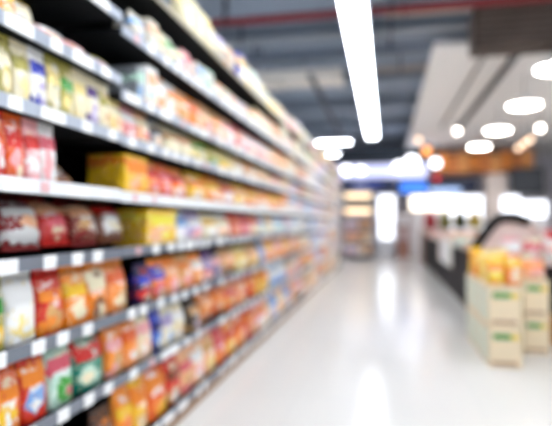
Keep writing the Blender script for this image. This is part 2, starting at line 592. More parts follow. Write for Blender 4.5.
def bag_mesh(shape, m, seed):
    key = (shape, m.name, seed)
    if key in PARTM:
        return PARTM[key]
    rs = bag_grid(shape, 18, seed=seed)
    bm = bmesh.new()
    R = [[bm.verts.new(p) for p in r] for r in rs]
    for a, b in zip(R, R[1:]):
        for k in range(18):
            bm.faces.new((a[k], a[(k + 1) % 18], b[(k + 1) % 18], b[k]))
    bm.faces.new(list(reversed(R[0])))
    bm.faces.new(R[-1])
    q = MB()
    q.bm.free()
    q.bm = bm
    me = q.mesh(shape, m, True)
    PARTM[key] = me
    return me


def bag_label_mesh(shape, m, seed):
    key = ('label', shape, m.name, seed)
    if key in PARTM:
        return PARTM[key]
    rnd = random.Random(seed + 90)
    z0 = rnd.uniform(0.5, 0.58)
    zs = (z0, z0 + rnd.uniform(0.16, 0.24))
    rs = bag_grid(shape, 18, 0.012, -1.05, 1.05, zs[0], zs[1], seed)
    bm = bmesh.new()
    R = [[bm.verts.new(p) for p in r] for r in rs]
    B = [[bm.verts.new((p[0] - 0.02, p[1], p[2])) for p in r] for r in rs]
    for a, b in zip(R, R[1:]):
        for k in range(6):
            bm.faces.new((a[k], a[k + 1], b[k + 1], b[k]))
    for a, b in zip(B, B[1:]):
        for k in range(6):
            bm.faces.new((b[k], b[k + 1], a[k + 1], a[k]))
    q = MB()
    q.bm.free()
    q.bm = bm
    me = q.mesh('front_label', m, True)
    PARTM[key] = me
    return me


def seal_mesh(shape, m, idx):
    key = ('seal', shape, m.name, idx)
    if key in PARTM:
        return PARTM[key]
    z0, z1 = SEALS[shape][idx]
    wd = 1.0 if shape == 'pouch' else 0.97
    bm = bmesh.new()
    n = 12
    A, B = [], []
    for k in range(n + 1):
        y = (-0.5 + k / n) * wd
        zz = 0.006 * (1 if k % 2 else -1)
        lo = z0 + (zz if idx == 0 and shape == 'pillow' else 0)
        hi = z1 + (0 if idx == 0 and shape == 'pillow' else zz)
        A.append([bm.verts.new((x, y, lo)) for x in (0.028, -0.028)])
        B.append([bm.verts.new((x, y, hi)) for x in (0.022, -0.022)])
    for k in range(n):
        bm.faces.new((A[k][0], A[k + 1][0], B[k + 1][0], B[k][0]))
        bm.faces.new((A[k + 1][1], A[k][1], B[k][1], B[k + 1][1]))
        bm.faces.new((B[k][0], B[k + 1][0], B[k + 1][1], B[k][1]))
        bm.faces.new((A[k + 1][0], A[k][0], A[k][1], A[k + 1][1]))
    bm.faces.new((A[0][0], B[0][0], B[0][1], A[0][1]))
    bm.faces.new((A[n][1], B[n][1], B[n][0], A[n][0]))
    q = MB()
    q.bm.free()
    q.bm = bm
    me = q.mesh('seal', m)
    PARTM[key] = me
    return me


def carton_mesh(kind, m):
    key = ('carton', kind, m.name)
    if key in PARTM:
        return PARTM[key]
    q = MB()
    if kind == 'body':
        q.box(-0.5, 0.5, -0.485, 0.485, 0, 0.985, 0.012)
    elif kind == 'panel':
        q.box(0.5, 0.512, -0.36, 0.36, 0.56, 0.86, 0.004)
    elif kind == 'flap':
        q.box(-0.5, 0.508, -0.485, 0.485, 0.985, 1.0, 0.003)
    me = q.mesh(kind, m)
    PARTM[key] = me
    return me


CN = dict(deep_orange='deep orange', dark_red='dark red', pale_yellow='pale yellow', sky='sky blue', lilac='lilac', tan='tan', dark_brown='dark brown',
          olive='olive yellow', mint='mint green', rose='rose red', lemon='lemon yellow', navy='navy blue')
KIND = {'pouch': ('pouch_bag', 'pouch'), 'pillow': ('pillow_bag', 'bag'), 'carton': ('carton_box', 'box')}


def place_pack(shape, y, wd, h, dp, z, base, accent, pic, label, group, parts=True, lean=0.0, roll=0.0, inset=0.03, seed=0):
    nm, cat = KIND[shape]
    m = pack_mat(base, accent, pic, seed % 3)
    x = XF - inset - dp / 2
    if shape == 'carton':
        o = link(nm, carton_mesh('body', m), None)
        if parts:
            link('front_panel', carton_mesh('panel', mat('flat_' + accent, accent, 0.4)), o)
            link('top_flap', carton_mesh('flap', mat('flat_' + base, base, 0.4)), o)
    else:
        o = link(nm, bag_mesh(shape, m, seed % 4), None)
        if parts:
            sm = mat('flat_' + base, base, 0.4)
            for k in range(len(SEALS[shape])):
                link('seal', seal_mesh(shape, sm, k), o)
            link('front_label', bag_label_mesh(shape, mat('flat_' + accent, accent, 0.4), seed % 4), o)
    o.location = (x, y, z)
    o.rotation_euler = (roll, -lean, 0)
    o.scale = (dp, wd, h)
    return tag(o, label, cat, group)


def cname(c):
    return CN.get(c, c)


def describe(shape, base, accent):
    k = {'pouch': 'stand-up pouch', 'pillow': 'pillow bag', 'carton': 'carton'}[shape]
    if accent == base:
        return '%s %s' % (cname(base), k)
    return '%s and %s %s' % (cname(base), cname(accent), k)


# rows as the photograph shows them: (shape, left column, right column, height, base, accent, picture[, lean])
ROWS = {
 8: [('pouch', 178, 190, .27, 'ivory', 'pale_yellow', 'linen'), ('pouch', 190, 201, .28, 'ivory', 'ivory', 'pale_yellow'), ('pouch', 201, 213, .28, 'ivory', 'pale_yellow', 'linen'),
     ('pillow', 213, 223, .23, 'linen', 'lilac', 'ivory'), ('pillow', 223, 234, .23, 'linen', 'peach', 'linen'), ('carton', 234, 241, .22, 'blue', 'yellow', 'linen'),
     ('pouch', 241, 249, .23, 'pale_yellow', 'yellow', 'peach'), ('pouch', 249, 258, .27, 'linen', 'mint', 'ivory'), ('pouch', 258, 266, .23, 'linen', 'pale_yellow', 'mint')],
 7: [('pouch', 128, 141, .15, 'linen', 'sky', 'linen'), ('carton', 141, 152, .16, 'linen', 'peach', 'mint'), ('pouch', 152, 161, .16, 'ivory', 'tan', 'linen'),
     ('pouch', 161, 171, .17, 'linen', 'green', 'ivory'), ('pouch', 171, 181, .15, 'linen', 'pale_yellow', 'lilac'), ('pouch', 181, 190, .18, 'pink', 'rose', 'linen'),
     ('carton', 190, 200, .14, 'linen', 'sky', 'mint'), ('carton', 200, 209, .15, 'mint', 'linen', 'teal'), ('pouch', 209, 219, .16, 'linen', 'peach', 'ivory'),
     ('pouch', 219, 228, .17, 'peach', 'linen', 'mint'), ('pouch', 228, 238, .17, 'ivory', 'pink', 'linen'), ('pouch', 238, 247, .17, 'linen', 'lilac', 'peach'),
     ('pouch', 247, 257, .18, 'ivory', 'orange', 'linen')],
 6: [('pouch', -14, 14, .13, 'orange', 'yellow', 'cream'), ('pillow', 15, 45, .13, 'white', 'yellow', 'cream', .5), ('pillow', 46, 72, .08, 'pink', 'white', 'tan', .5),
     ('pillow', 72, 92, .075, 'tan', 'pink', 'white', .5), ('pillow', 95, 116, .07, 'lilac', 'olive', 'pink', .5), ('carton', 133, 141, .19, 'grey', 'mint', 'sky'),
     ('carton', 142, 154, .22, 'white', 'peach', 'mint'), ('pouch', 154, 166, .22, 'peach', 'white', 'orange'), ('pouch', 166, 178, .22, 'white', 'orange', 'peach'),
     ('pouch', 178, 190, .22, 'peach', 'orange', 'tan'), ('pouch', 190, 201, .22, 'orange', 'deep_orange', 'peach'), ('pouch', 201, 213, .23, 'peach', 'tan', 'rose'),
     ('pouch', 213, 224, .23, 'tan', 'orange', 'peach'), ('pouch', 224, 235, .23, 'peach', 'pink', 'white'), ('pouch', 235, 246, .23, 'rose', 'peach', 'lilac'),
     ('pouch', 246, 257, .23, 'pink', 'white', 'peach')],
 5: [('pouch', -12, 9, .225, 'olive', 'cream', 'pale_yellow'), ('pouch', 9, 27, .225, 'cream', 'olive', 'pale_yellow'), ('pouch', 27, 44, .23, 'white', 'blue', 'lilac'),
     ('pouch', 44, 58, .23, 'olive', 'pale_yellow', 'cream'), ('pouch', 58, 71, .23, 'olive', 'green', 'pale_yellow'), ('pouch', 71, 84, .23, 'cream', 'pale_yellow', 'cream'),
     ('pouch', 84, 97, .235, 'cream', 'purple', 'lilac'), ('pouch', 97, 109, .225, 'cream', 'olive', 'tan'), ('pouch', 109, 121, .22, 'pale_yellow', 'cream', 'peach'),
     ('pouch', 122, 136, .19, 'pink', 'white', 'red'), ('pouch', 136, 149, .18, 'peach', 'cream', 'red'), ('pouch', 149, 163, .18, 'grey', 'dark_brown', 'tan'), ('pouch', 165, 180, .225, 'cream', 'tan', 'cream'),
     ('pouch', 180, 194, .225, 'cream', 'peach', 'pale_yellow'), ('pouch', 194, 207, .19, 'pale_yellow', 'green', 'olive'), ('pouch', 207, 220, .19, 'olive', 'pale_yellow', 'green'),
     ('pouch', 220, 232, .225, 'pale_yellow', 'olive', 'yellow'), ('pouch', 232, 244, .225, 'cream', 'tan', 'white'), ('pouch', 244, 256, .225, 'tan', 'orange', 'cream')],
 4: [('pouch', -16, 3, .24, 'red', 'deep_orange', 'pink'), ('pouch', 3, 22, .24, 'deep_orange', 'red', 'pink'), ('pouch', 22, 38, .235, 'pink', 'red', 'white'), ('pouch', 38, 54, .235, 'white', 'rose', 'pink'),
     ('pillow', 62, 80, .05, 'brown', 'tan', 'brown', .9), ('carton', 120, 144, .2, 'yellow', 'orange', 'peach'),
     ('pouch', 145, 159, .2, 'orange', 'red', 'rose'), ('pouch', 159, 171, .2, 'deep_orange', 'rose', 'pink'), ('pouch', 171, 187, .2, 'orange', 'red', 'white'),
     ('pouch', 190, 207, .2, 'yellow', 'orange', 'tan'), ('pouch', 207, 222, .2, 'orange', 'yellow', 'peach'), ('pouch', 222, 236, .19, 'peach', 'red', 'white'),
     ('pouch', 236, 248, .2, 'yellow', 'peach', 'orange'), ('pouch', 248, 259, .2, 'orange', 'yellow', 'peach')],
 3: [('pillow', -22, 17, .17, 'brown', 'tan', 'peach', .75), ('pillow', 18, 56, .20, 'dark_red', 'white', 'peach', .45), ('pillow', 57, 84, .195, 'red', 'peach', 'rose', .6),
     ('pillow', 85, 110, .20, 'dark_red', 'peach', 'tan', .45), ('pillow', 111, 136, .20, 'brown', 'red', 'white', .5), ('carton', 143, 174, .2, 'yellow', 'lemon', 'peach'),
     ('pouch', 174, 189, .2, 'white', 'sky', 'lilac'), ('pouch', 189, 204, .2, 'lilac', 'white', 'pink'), ('pouch', 204, 218, .19, 'cream', 'yellow', 'white'),
     ('pouch', 218, 231, .19, 'white', 'cream', 'peach'), ('pouch', 231, 242, .2, 'red', 'deep_orange', 'peach'), ('pouch', 242, 252, .2, 'rose', 'red', 'pink'),
     ('pouch', 252, 260, .2, 'peach', 'red', 'cream')],
 2: [('pouch', -18, 4, .24, 'olive', 'green', 'yellow'), ('pouch', 5, 37, .255, 'white', 'white', 'pale_yellow'), ('pouch', 38, 64, .25, 'red', 'orange', 'tan'),
     ('pouch', 65, 88, .25, 'orange', 'yellow', 'cream'), ('pouch', 88, 108, .25, 'orange', 'cream', 'brown'), ('pouch', 108, 127, .25, 'orange', 'deep_orange', 'tan'),
     ('pouch', 138, 152, .21, 'navy', 'blue', 'red'), ('pouch', 152, 166, .22, 'orange', 'blue', 'rose'), ('pouch', 166, 180, .22, 'orange', 'peach', 'pink'),
     ('pouch', 180, 193, .22, 'tan', 'orange', 'pink'), ('pouch', 193, 205, .22, 'orange', 'white', 'peach'), ('pouch', 205, 213, .22, 'purple', 'lilac', 'pink'),
     ('pouch', 213, 221, .21, 'navy', 'pink', 'lilac'), ('pillow', 222, 236, .21, 'tan', 'peach', 'orange'), ('pouch', 236, 248, .21, 'pale_yellow', 'yellow', 'cream'),
     ('pouch', 248, 260, .21, 'tan', 'peach', 'yellow')],
 1: [('pouch', -8, 22, .24, 'deep_orange', 'orange', 'yellow'), ('pouch', 22, 48, .25, 'red', 'orange', 'sky'), ('pouch', 48, 74, .25, 'mint', 'rose', 'green'),
     ('pouch', 76, 106, .26, 'teal', 'red', 'mint'), ('pouch', 106, 123, .25, 'orange', 'pink', 'tan'), ('pouch', 123, 138, .25, 'orange', 'deep_orange', 'peach'),
     ('pouch', 138, 152, .25, 'cream', 'pink', 'peach'), ('pouch', 152, 162, .24, 'blue', 'navy', 'sky'), ('pouch', 162, 173, .24, 'cream', 'lilac', 'sky'),
     ('pouch', 173, 185, .24, 'cream', 'white', 'tan'), ('pouch', 190, 200, .2, 'dark_brown', 'tan', 'lilac'), ('pillow', 201, 213, .23, 'orange', 'peach', 'white'),
     ('pillow', 213, 225, .23, 'deep_orange', 'orange', 'peach'), ('pouch', 225, 236, .23, 'orange', 'red', 'tan'), ('pouch', 236, 247, .23, 'deep_orange', 'peach', 'orange'),
     ('pouch', 247, 258, .23, 'red', 'orange', 'yellow')],
 0: [('pouch', 96, 115, .25, 'dark_brown', 'brown', 'orange'), ('pouch', 117, 133, .29, 'orange', 'yellow', 'deep_orange'), ('pouch', 133, 148, .3, 'yellow', 'orange', 'tan'),
     ('pouch', 148, 168, .3, 'deep_orange', 'orange', 'yellow'), ('pouch', 168, 181, .3, 'red', 'brown', 'tan'), ('pouch', 181, 193, .3, 'peach', 'rose', 'tan'),
     ('pouch', 193, 205, .3, 'peach', 'white', 'pink'), ('pouch', 205, 216, .29, 'peach', 'tan', 'pale_yellow'), ('pouch', 216, 226, .29, 'red', 'rose', 'orange'),
     ('pouch', 226, 236, .29, 'orange', 'red', 'yellow'), ('pouch', 236, 246, .29, 'orange', 'deep_orange', 'peach'), ('pouch', 246, 256, .29, 'red', 'orange', 'tan')],
}
PLANE = 1.25 / 1.2              # pack fronts stand a little behind the shelf lips
GAPH = [b - a for a, b in zip(SZ, SZ[1:])] + [0.26]
FARPAL = {
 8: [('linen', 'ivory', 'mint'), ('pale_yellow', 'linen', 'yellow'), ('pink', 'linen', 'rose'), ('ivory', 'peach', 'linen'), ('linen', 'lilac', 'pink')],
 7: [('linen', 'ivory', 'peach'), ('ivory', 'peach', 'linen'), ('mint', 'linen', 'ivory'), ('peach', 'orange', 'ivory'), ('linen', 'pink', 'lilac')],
 6: [('peach', 'cream', 'orange'), ('cream', 'tan', 'white'), ('orange', 'peach', 'cream'), ('pink', 'white', 'peach'), ('white', 'lilac', 'cream')],
 5: [('orange', 'peach', 'yellow'), ('cream', 'tan', 'peach'), ('pale_yellow', 'orange', 'cream'), ('peach', 'rose', 'white'), ('lilac', 'white', 'pink')],
 4: [('orange', 'yellow', 'peach'), ('peach', 'orange', 'white'), ('cream', 'yellow', 'tan'), ('white', 'sky', 'lilac'), ('pink', 'peach', 'white')],
 3: [('cream', 'tan', 'white'), ('peach', 'orange', 'cream'), ('orange', 'red', 'peach'), ('white', 'sky', 'mint'), ('lilac', 'pink', 'white')],
 2: [('tan', 'peach', 'orange'), ('orange', 'yellow', 'peach'), ('cream', 'white', 'tan'), ('sky', 'lilac', 'white'), ('peach', 'pink', 'orange')],
 1: [('orange', 'red', 'peach'), ('peach', 'orange', 'yellow'), ('yellow', 'orange', 'tan'), ('sky', 'white', 'lilac'), ('pink', 'cream', 'orange')],
 0: [('orange', 'peach', 'tan'), ('pink', 'orange', 'white'), ('peach', 'cream', 'yellow'), ('lilac', 'sky', 'white'), ('tan', 'orange', 'cream')]}
HAZE_FAR = [('white', 'lilac', 'pink'), ('cream', 'white', 'peach'), ('pink', 'white', 'cream'), ('lilac', 'white', 'sky'), ('peach', 'cream', 'white')]  # far packs: washed-out haze put into paler colours


def lab(desc, n, s):
    top = 'topmost shelf' if s == 8 else 'bottom shelf' if s == 0 else '%s shelf up' % ORD[s]
    return '%s, %s pack from near end, %s' % (desc, ordinal(n), top)


for s, row in ROWS.items():
    grp = 'packs on the %s' % ('topmost shelf' if s == 8 else 'bottom shelf' if s == 0 else '%s shelf up' % ORD[s])
    n = 0
    rnd = random.Random(100 + s)
    # packs that start before the left edge of the view
    y_first = shelf_y(row[0][1]) * PLANE
    gap_free = s not in (6, 7)
    yy = y_first - 0.01
    k = 0
    while yy > 0.72 and k < 5 and s not in (6, 7, 8, 0):
        wd = rnd.uniform(0.13, 0.17)
        b_, a_, p_ = rnd.choice([(r[4], r[5], r[6]) for r in row[:4]])
        place_pack('pouch', yy - wd / 2, wd, min(0.24, GAPH[s] - 0.06), 0.12, SZ[s] + 0.0115, b_, a_, p_,
                   '%s, %s pack left of the view, %s shelf up' % (describe('pouch', b_, a_), ORD[k], ORD[s]), grp, True, seed=k)
        yy -= wd + 0.008
        k += 1
    for q in row:
        shape, u0, u1, h, b_, a_, p_ = q[:7]
        lean = q[7] if len(q) > 7 else 0.0
        y0, y1 = shelf_y(u0) * PLANE, shelf_y(u1) * PLANE
        wd = (y1 - y0) * 0.965
        h = min(h, GAPH[s] - 0.03) if s < 8 else h
        dp = 0.20 if shape == 'carton' else min(0.14, wd * 0.62)
        if lean:
            dp = min(0.13, h * 0.8)
            h = h / max(0.45, math.cos(lean)) if lean < 0.8 else 0.16
        inset = 0.014 if s > 6 else 0.03
        z = lip_z(s, y0) + 0.0115
        gap = (lip_z(s + 1, y1) - lip_z(s, y0)) if s < 8 else 1
        h = min(h, gap - 0.036) if not lean else h
        zz = z + (dp * 0.5 * math.sin(lean) if lean else 0)
        place_pack(shape, (y0 + y1) / 2, wd, h, dp, zz, b_, a_, p_, lab(describe(shape, b_, a_), n, s), grp, True, lean, inset=inset + (0.02 if lean else 0), seed=n + s)
        n += 1
    # the rest of the row, to the far end
    y = shelf_y(row[-1][2]) * PLANE + 0.01
    z = SZ2[s] + 0.0115
    gap = SZ2[s + 1] - SZ2[s] if s < 8 else 1
    prev = None
    while y < SHELF_END - 0.3:
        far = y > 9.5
        pal = FARPAL[s] if not far else HAZE_FAR + FARPAL[s][:2]
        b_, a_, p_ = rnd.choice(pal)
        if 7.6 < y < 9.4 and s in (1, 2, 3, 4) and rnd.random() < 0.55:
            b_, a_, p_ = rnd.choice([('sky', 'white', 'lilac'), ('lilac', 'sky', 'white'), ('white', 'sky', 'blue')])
        if (b_, a_) == prev:
            b_, a_, p_ = rnd.choice(pal)
        prev = (b_, a_)
        shape = rnd.choice(('pouch', 'pouch', 'carton', 'pillow')) if y > 6 else 'pouch'
        wd = rnd.uniform(0.17, 0.23) if y < 8 else rnd.uniform(0.24, 0.34)
        h = min(gap - rnd.uniform(0.036, 0.075), 0.31) if s < 8 else rnd.uniform(0.2, 0.28)
        run = rnd.choice((1, 2, 2, 3))
        sd = rnd.randrange(12)
        for k in range(run):
            if y + wd > SHELF_END - 0.02:
                break
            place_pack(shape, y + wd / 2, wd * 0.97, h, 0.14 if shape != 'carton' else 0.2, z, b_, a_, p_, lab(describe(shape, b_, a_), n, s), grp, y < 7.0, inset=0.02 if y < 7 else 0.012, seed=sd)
            n += 1
            y += wd
        y += rnd.choice((0.005, 0.005, 0.03))

# ------------------------------------------------------------------ right side: bins, cartons, display
m_bin = mat('bin_black', '0E0D0F', 0.6, spec=0.2)
m_bing = mat('bin_grey', '1E1C22', 0.6, spec=0.2)
m_binr = mat('bin_rim', 'B9B2B0', 0.4)


def chest(label, y0, y1, front, seed):
    o = empty('display_bin', (1.08, y0, 0))
    tag(o, label, 'display bin', 'low display bins along the right of the aisle')
    L_ = y1 - y0
    MB().box(0.03, 1.05, 0.01, L_ - 0.01, 0.0, 0.08).build('base', m_bin, o)
    MB().box(0.0, 1.1, 0.0, L_, 0.08, 0.72, 0.015).build('body', m_bin, o)
    n = max(2, int(L_ / 0.5))
    for k in range(n):
        MB().box(-0.012, 0.0, L_ * k / n + 0.03, L_ * (k + 1) / n - 0.03, 0.14, 0.68, 0.004).build('front_panel', front, o)
    MB().box(-0.02, 0.03, 0.0, L_, 0.72, 0.80).box(1.07, 1.12, 0, L_, 0.72, 0.80).box(0.03, 1.07, 0, 0.04, 0.72, 0.80).box(0.03, 1.07, L_ - 0.04, L_, 0.72, 0.80).build('rim', m_bin, o)
    if seed == 2:
        for k in range(3):
            MB().box(-0.045, -0.021, L_ * k / 3 + 0.05, L_ * (k + 1) / 3 - 0.05, 0.46, 0.88, 0.004).build('front_sign', mat('sign_pale%d' % k, ['EDEFE6', 'DDE4EC', 'F0E6E0'][k], 0.5, noise=0.1, nscale=7), o)
    return o


chest('grey fronted low display bin nearest the carton stack', 6.9, 8.9, m_bing, 1)
chest('low display bin with pale signs on its front, second from the carton stack', 8.92, 10.9, m_bing, 2)
chest('black low display bin, third from the carton stack', 10.92, 13.2, m_bin, 3)
chest('black low display bin at the far end of the row', 13.22, 15.4, m_bin, 4)


def loose_pack(shape, x, y, z, wd, dp, h, cols, label, group, rot=0.0, tilt=0.0):
    nm, cat = KIND[shape]
    m = pack_mat(*cols)
    if shape == 'carton':
        o = link(nm, carton_mesh('body', m))
        link('front_panel', carton_mesh('panel', mat('flat_' + cols[1], cols[1], 0.4)), o)
        link('top_flap', carton_mesh('flap', mat('flat_' + cols[0], cols[0], 0.4)), o)
    else:
        o = link(nm, bag_mesh(shape, m, int(abs(x * 10 + y * 7)) % 4))
        for k in range(len(SEALS[shape])):
            link('seal', seal_mesh(shape, mat('flat_' + cols[0], cols[0], 0.4), k), o)
        link('front_label', bag_label_mesh(shape, mat('flat_' + cols[1], cols[1], 0.4), int(abs(x * 10 + y * 7)) % 4), o)
    o.location = (x, y, z)
    o.rotation_euler = (0, tilt, -PI / 2 + rot)
    o.scale = (dp, wd, h)
    return tag(o, label, cat, group)


rnd = random.Random(5)
BINP = [('white', 'mint', 'pale_yellow'), ('peach', 'white', 'pink'), ('cream', 'lilac', 'white'), ('pink', 'cream', 'tan'), ('white', 'peach', 'lilac')]
binname = ['the nearest display bin', 'the second display bin', 'the third display bin', 'the farthest display bin']
for bi, (y0, y1) in enumerate(((6.9, 8.9), (8.92, 10.9), (10.92, 13.2), (13.22, 15.4))):
    k = 0
    y = y0 + 0.2
    while y < y1 - 0.2:
        for xi, x in enumerate((1.285, 1.62, 1.955)):
            c = rnd.choice(BINP if bi < 3 else [('peach', 'pink', 'tan'), ('pink', 'white', 'rose')])
            h = rnd.uniform(0.12, 0.2) + (0.08 if bi == 1 else 0)
            loose_pack('carton', x, y, 0.722, 0.31, 0.3, h, c, '%s box in %s, %s from the aisle in %s row' % (cname(c[0]), binname[bi], ORD[xi], ORD[k]), 'boxes in the low display bins')
        y += 0.36
        k += 1

# carton stacks with green bands, bags on top
m_card = mat('carton_cream', 'E9D6B4', 0.6, noise=0.08, nscale=14)
m_cards = mat('carton_side', 'DCE4D2', 0.6, noise=0.06, nscale=10)
m_green = mat('carton_green', '3E8E3C', 0.5)
m_yel = mat('carton_yellow', 'E4C63A', 0.5)
m_tape = mat('carton_print_brown', 'B08E70', 0.6)


def carton(x0, y0, z0, wx, dy, h, label, body=None):
    o = empty('shipping_carton', (x0, y0, z0))
    tag(o, label, 'carton', 'stacked cartons on the floor at right')
    MB().box(0, wx, 0, dy, 0, h, 0.006).build('carton_body', body or m_card, o)
    MB().box(-0.002, 0.0, 0.02, dy - 0.02, 0.03, h - 0.03).build('side_print', m_cards, o)
    MB().box(wx * 0.12, wx * 0.66, -0.003, 0.0, h * 0.70, h * 0.84).build('green_band', m_green, o)
    MB().box(wx * 0.66, wx * 0.9, -0.003, 0.0, h * 0.70, h * 0.82).build('yellow_band', m_yel, o)
    MB().box(wx * 0.1, wx * 0.85, -0.003, 0.0, h * 0.08, h * 0.16).build('printed_line', m_tape, o)
    MB().box(wx * 0.47, wx * 0.53, 0.0, dy, h, h + 0.002).build('tape', m_tape, o)
    return o


H = 0.335
tier = ['bottom', 'upper']
for k in range(3):
    for t in range(2):
        carton(0.835, 4.65 + k * 0.41, t * (H + 0.003), 0.26, 0.40, H, 'cream carton with green band, %s tier, %s from the front of the left stack' % (tier[t], ORD[k]))
        if k < 2:
            carton(1.235, 5.20 + k * 0.41, t * (H + 0.003), 0.22, 0.40, H, 'cream carton with green band, %s tier, %s from the front of the right stack' % (tier[t], ORD[k]))
ZT = 2 * (H + 0.003) + 0.003
YB = [('yellow', 'orange', 'lemon'), ('orange', 'yellow', 'pale_yellow'), ('yellow', 'pale_yellow', 'orange'), ('pale_yellow', 'yellow', 'peach')]
k = 0
for j in range(5):
    for x in (0.90, 1.035):
        c = YB[(j + k) % 4]
        # a green trayed pouch row
        loose_pack('pouch', x, 4.72 + j * 0.24, ZT, 0.128, 0.12, 0.23 + 0.02 * ((k * 7) % 3), c,
                   '%s pouch on the left carton stack, %s row back, %s side' % (cname(c[0]), ORD[j], 'left' if x < 1 else 'right'), 'yellow pouches on the carton stack')
        k += 1
for j in range(2):
    c = [('peach', 'orange', 'pink'), ('cream', 'peach', 'white'), ('pink', 'white', 'rose')][j]
    loose_pack('pouch', 1.345, 5.32 + j * 0.36, ZT, 0.2, 0.16, 0.17, c, '%s pouch on the right carton stack, %s from the front' % (cname(c[0]), ORD[j]), 'pouches on the right carton stack')
t = empty('tray', (0.83, 4.645, ZT - 0.003))
# orange box and black crate at the right edge
o = empty('shipping_carton', (1.60, 5.45, 0))
tag(o, 'orange brown carton on the floor at the right edge', 'carton', 'stacked cartons on the floor at right')
MB().box(0, 0.4, 0, 0.45, 0, 0.30, 0.006).build('carton_body', mat('carton_orange', 'E0A050', 0.6, noise=0.1), o)
MB().box(0.08, 0.3, -0.003, 0, 0.06, 0.2).build('printed_line', mat('carton_brown', '9A5A28', 0.6), o)
MB().box(0.19, 0.21, 0, 0.45, 0.3, 0.302).build('tape', m_tape, o)
o = empty('storage_crate', (1.60, 5.45, 0.303))
tag(o, 'black crate standing on the orange brown carton at the right edge', 'crate')
MB().box(0, 0.42, 0, 0.45, 0, 0.02).build('crate_bottom', m_bin, o)
for (a0, a1, b0, b1) in ((0, 0.42, 0, 0.02), (0, 0.42, 0.43, 0.45), (0, 0.02, 0.02, 0.43), (0.4, 0.42, 0.02, 0.43)):
    MB().box(a0, a1, b0, b1, 0.02, 0.44).build('crate_side', m_bin, o)
bpy.data.objects.remove(t)

# display stand with black arched hood
YD = 6.42
AR = empty('arched_display_stand', (1.2, YD, 0))
tag(AR, 'display stand with black curved hood rim behind the yellow pouches', 'display stand')


def ax(u, v):
    x, z = on_y(u, v, YD)
    return x - 1.2, z


pts = [ax(u, v) for u, v in ((474, 249), (480, 240), (488, 229), (494, 222), (500, 218), (508, 217), (517, 218), (526, 221), (540, 232), (552, 250))]
rim = MB()
for (p, q) in list(zip(pts, pts[1:]))[:7]:
    rim.tube((p[0], 0, p[1]), (q[0], 0, q[1]), 0.055, 10)
    rim.sphere((q[0], 0, q[1]), 0.055, 1, 10)
rim.build('hood_rim', m_bin, AR, smooth=True)
trim = MB()
for (p, q) in list(zip(pts, pts[1:]))[7:]:
    trim.tube((p[0], 0, p[1]), (q[0], 0, q[1]), 0.03, 10)
    trim.sphere((q[0], 0, q[1]), 0.03, 1, 10)
trim.tube((pts[-1][0], 0, pts[-1][1]), (pts[-1][0], 0, 0.7), 0.03, 10)
trim.build('hood_trim', mat('trim_pale', 'F2DCD2', 0.4), AR, smooth=True)
q = MB()
front = [q.bm.verts.new((p[0], 0.02, p[1])) for p in pts] + [q.bm.verts.new((pts[-1][0], 0.02, 0.7)), q.bm.verts.new((pts[0][0], 0.02, 0.7))]
fa = q.bm.faces.new(front)
ex = bmesh.ops.extrude_face_region(q.bm, geom=[fa])
bmesh.ops.translate(q.bm, vec=(0, 0.03, 0), verts=[g for g in ex['geom'] if isinstance(g, bmesh.types.BMVert)])
q.build('backboard', mat('backboard_pink', 'F8E0D6', 0.6, noise=0.08, nscale=6), AR)
MB().box(pts[0][0], pts[-1][0], -0.32, 0.05, 0.0, 0.70, 0.01).build('plinth', m_bin, AR)
for k, (x, c) in enumerate(((1.36, ('pink', 'white', 'cream')), (1.58, ('cream', 'rose', 'pink')), (1.80, ('white', 'pink', 'mint')), (2.02, ('pink', 'red', 'white')))):
    loose_pack('pouch', x, YD - 0.16, 0.702, 0.2, 0.13, 0.33 - 0.01 * k, c, '%s pouch under the black curved hood, %s from the left' % (cname(c[0]), ORD[k]), 'pouches under the curved hood')

# produce stand at the end of the bins
PS = empty('produce_stand', (1.05, 15.5, 0))
tag(PS, 'produce stand heaped with dark greens at the far end of the bins', 'produce stand')
MB().box(0, 1.7, 0, 1.2, 0, 0.9, 0.02).build('stand_body', mat('stand_brown', '8C6A5C', 0.6), PS)
MB().box(-0.03, 1.73, -0.03, 1.23, 0.9, 0.96).build('stand_rim', mat('stand_rim', 'D8B8A4', 0.5), PS)
rnd = random.Random(9)
PC = [('red', 'rose'), ('leaf_dark', '2C3A22'), ('leaf_olive', '6A6A2C'), ('leaf_dark', '2C3A22'), ('leaf_green', '4A5C2A'), ('leaf_yellow', 'B8A040')]
pn = ['red', 'dark green', 'olive green', 'dark green', 'leaf green', 'yellow green']
for k in range(8):
    ci = 0 if k % 4 == 0 else rnd.randrange(1, 6)
    x, y = 1.05 + 0.24 + (k % 4) * 0.41, 15.5 + 0.3 + (k // 4) * 0.55
    q = MB()
    for j in range(26):                      # a bunch of crinkled leaves around a stalk
        zz = (j + 0.5) / 26
        rr = 0.115 * math.sin(PI * (0.22 + 0.72 * zz))
        a_ = j * 2.4
        bmesh.ops.create_icosphere(q.bm, subdivisions=1, radius=rnd.uniform(0.045, 0.06),
                                   matrix=Matrix.Translation((rr * math.cos(a_), rr * math.sin(a_), 0.065 + 0.34 * zz)) @ Matrix.Rotation(a_, 4, 'Z') @ Matrix.Rotation(-0.5, 4, 'Y') @ Matrix.Diagonal((0.45, 1.0, 1.35, 1)))
    q.tube((0, 0, 0.0), (0, 0, 0.3), 0.035, 8)
    o = q.build('leafy_vegetable', mat('veg_' + PC[ci][0], PC[ci][1] if PC[ci][0] != 'red' else 'B02430', 0.6, noise=0.3, nscale=20), loc=(x, y, 0.9615), smooth=True)
    o.scale = (1.22, 1.22, 1.25)
    tag(o, '%s vegetable head on the produce stand, %s row, %s from the aisle' % (pn[ci], 'front' if k < 4 else 'back', ORD[k % 4]), 'vegetable', 'vegetables on the produce stand')

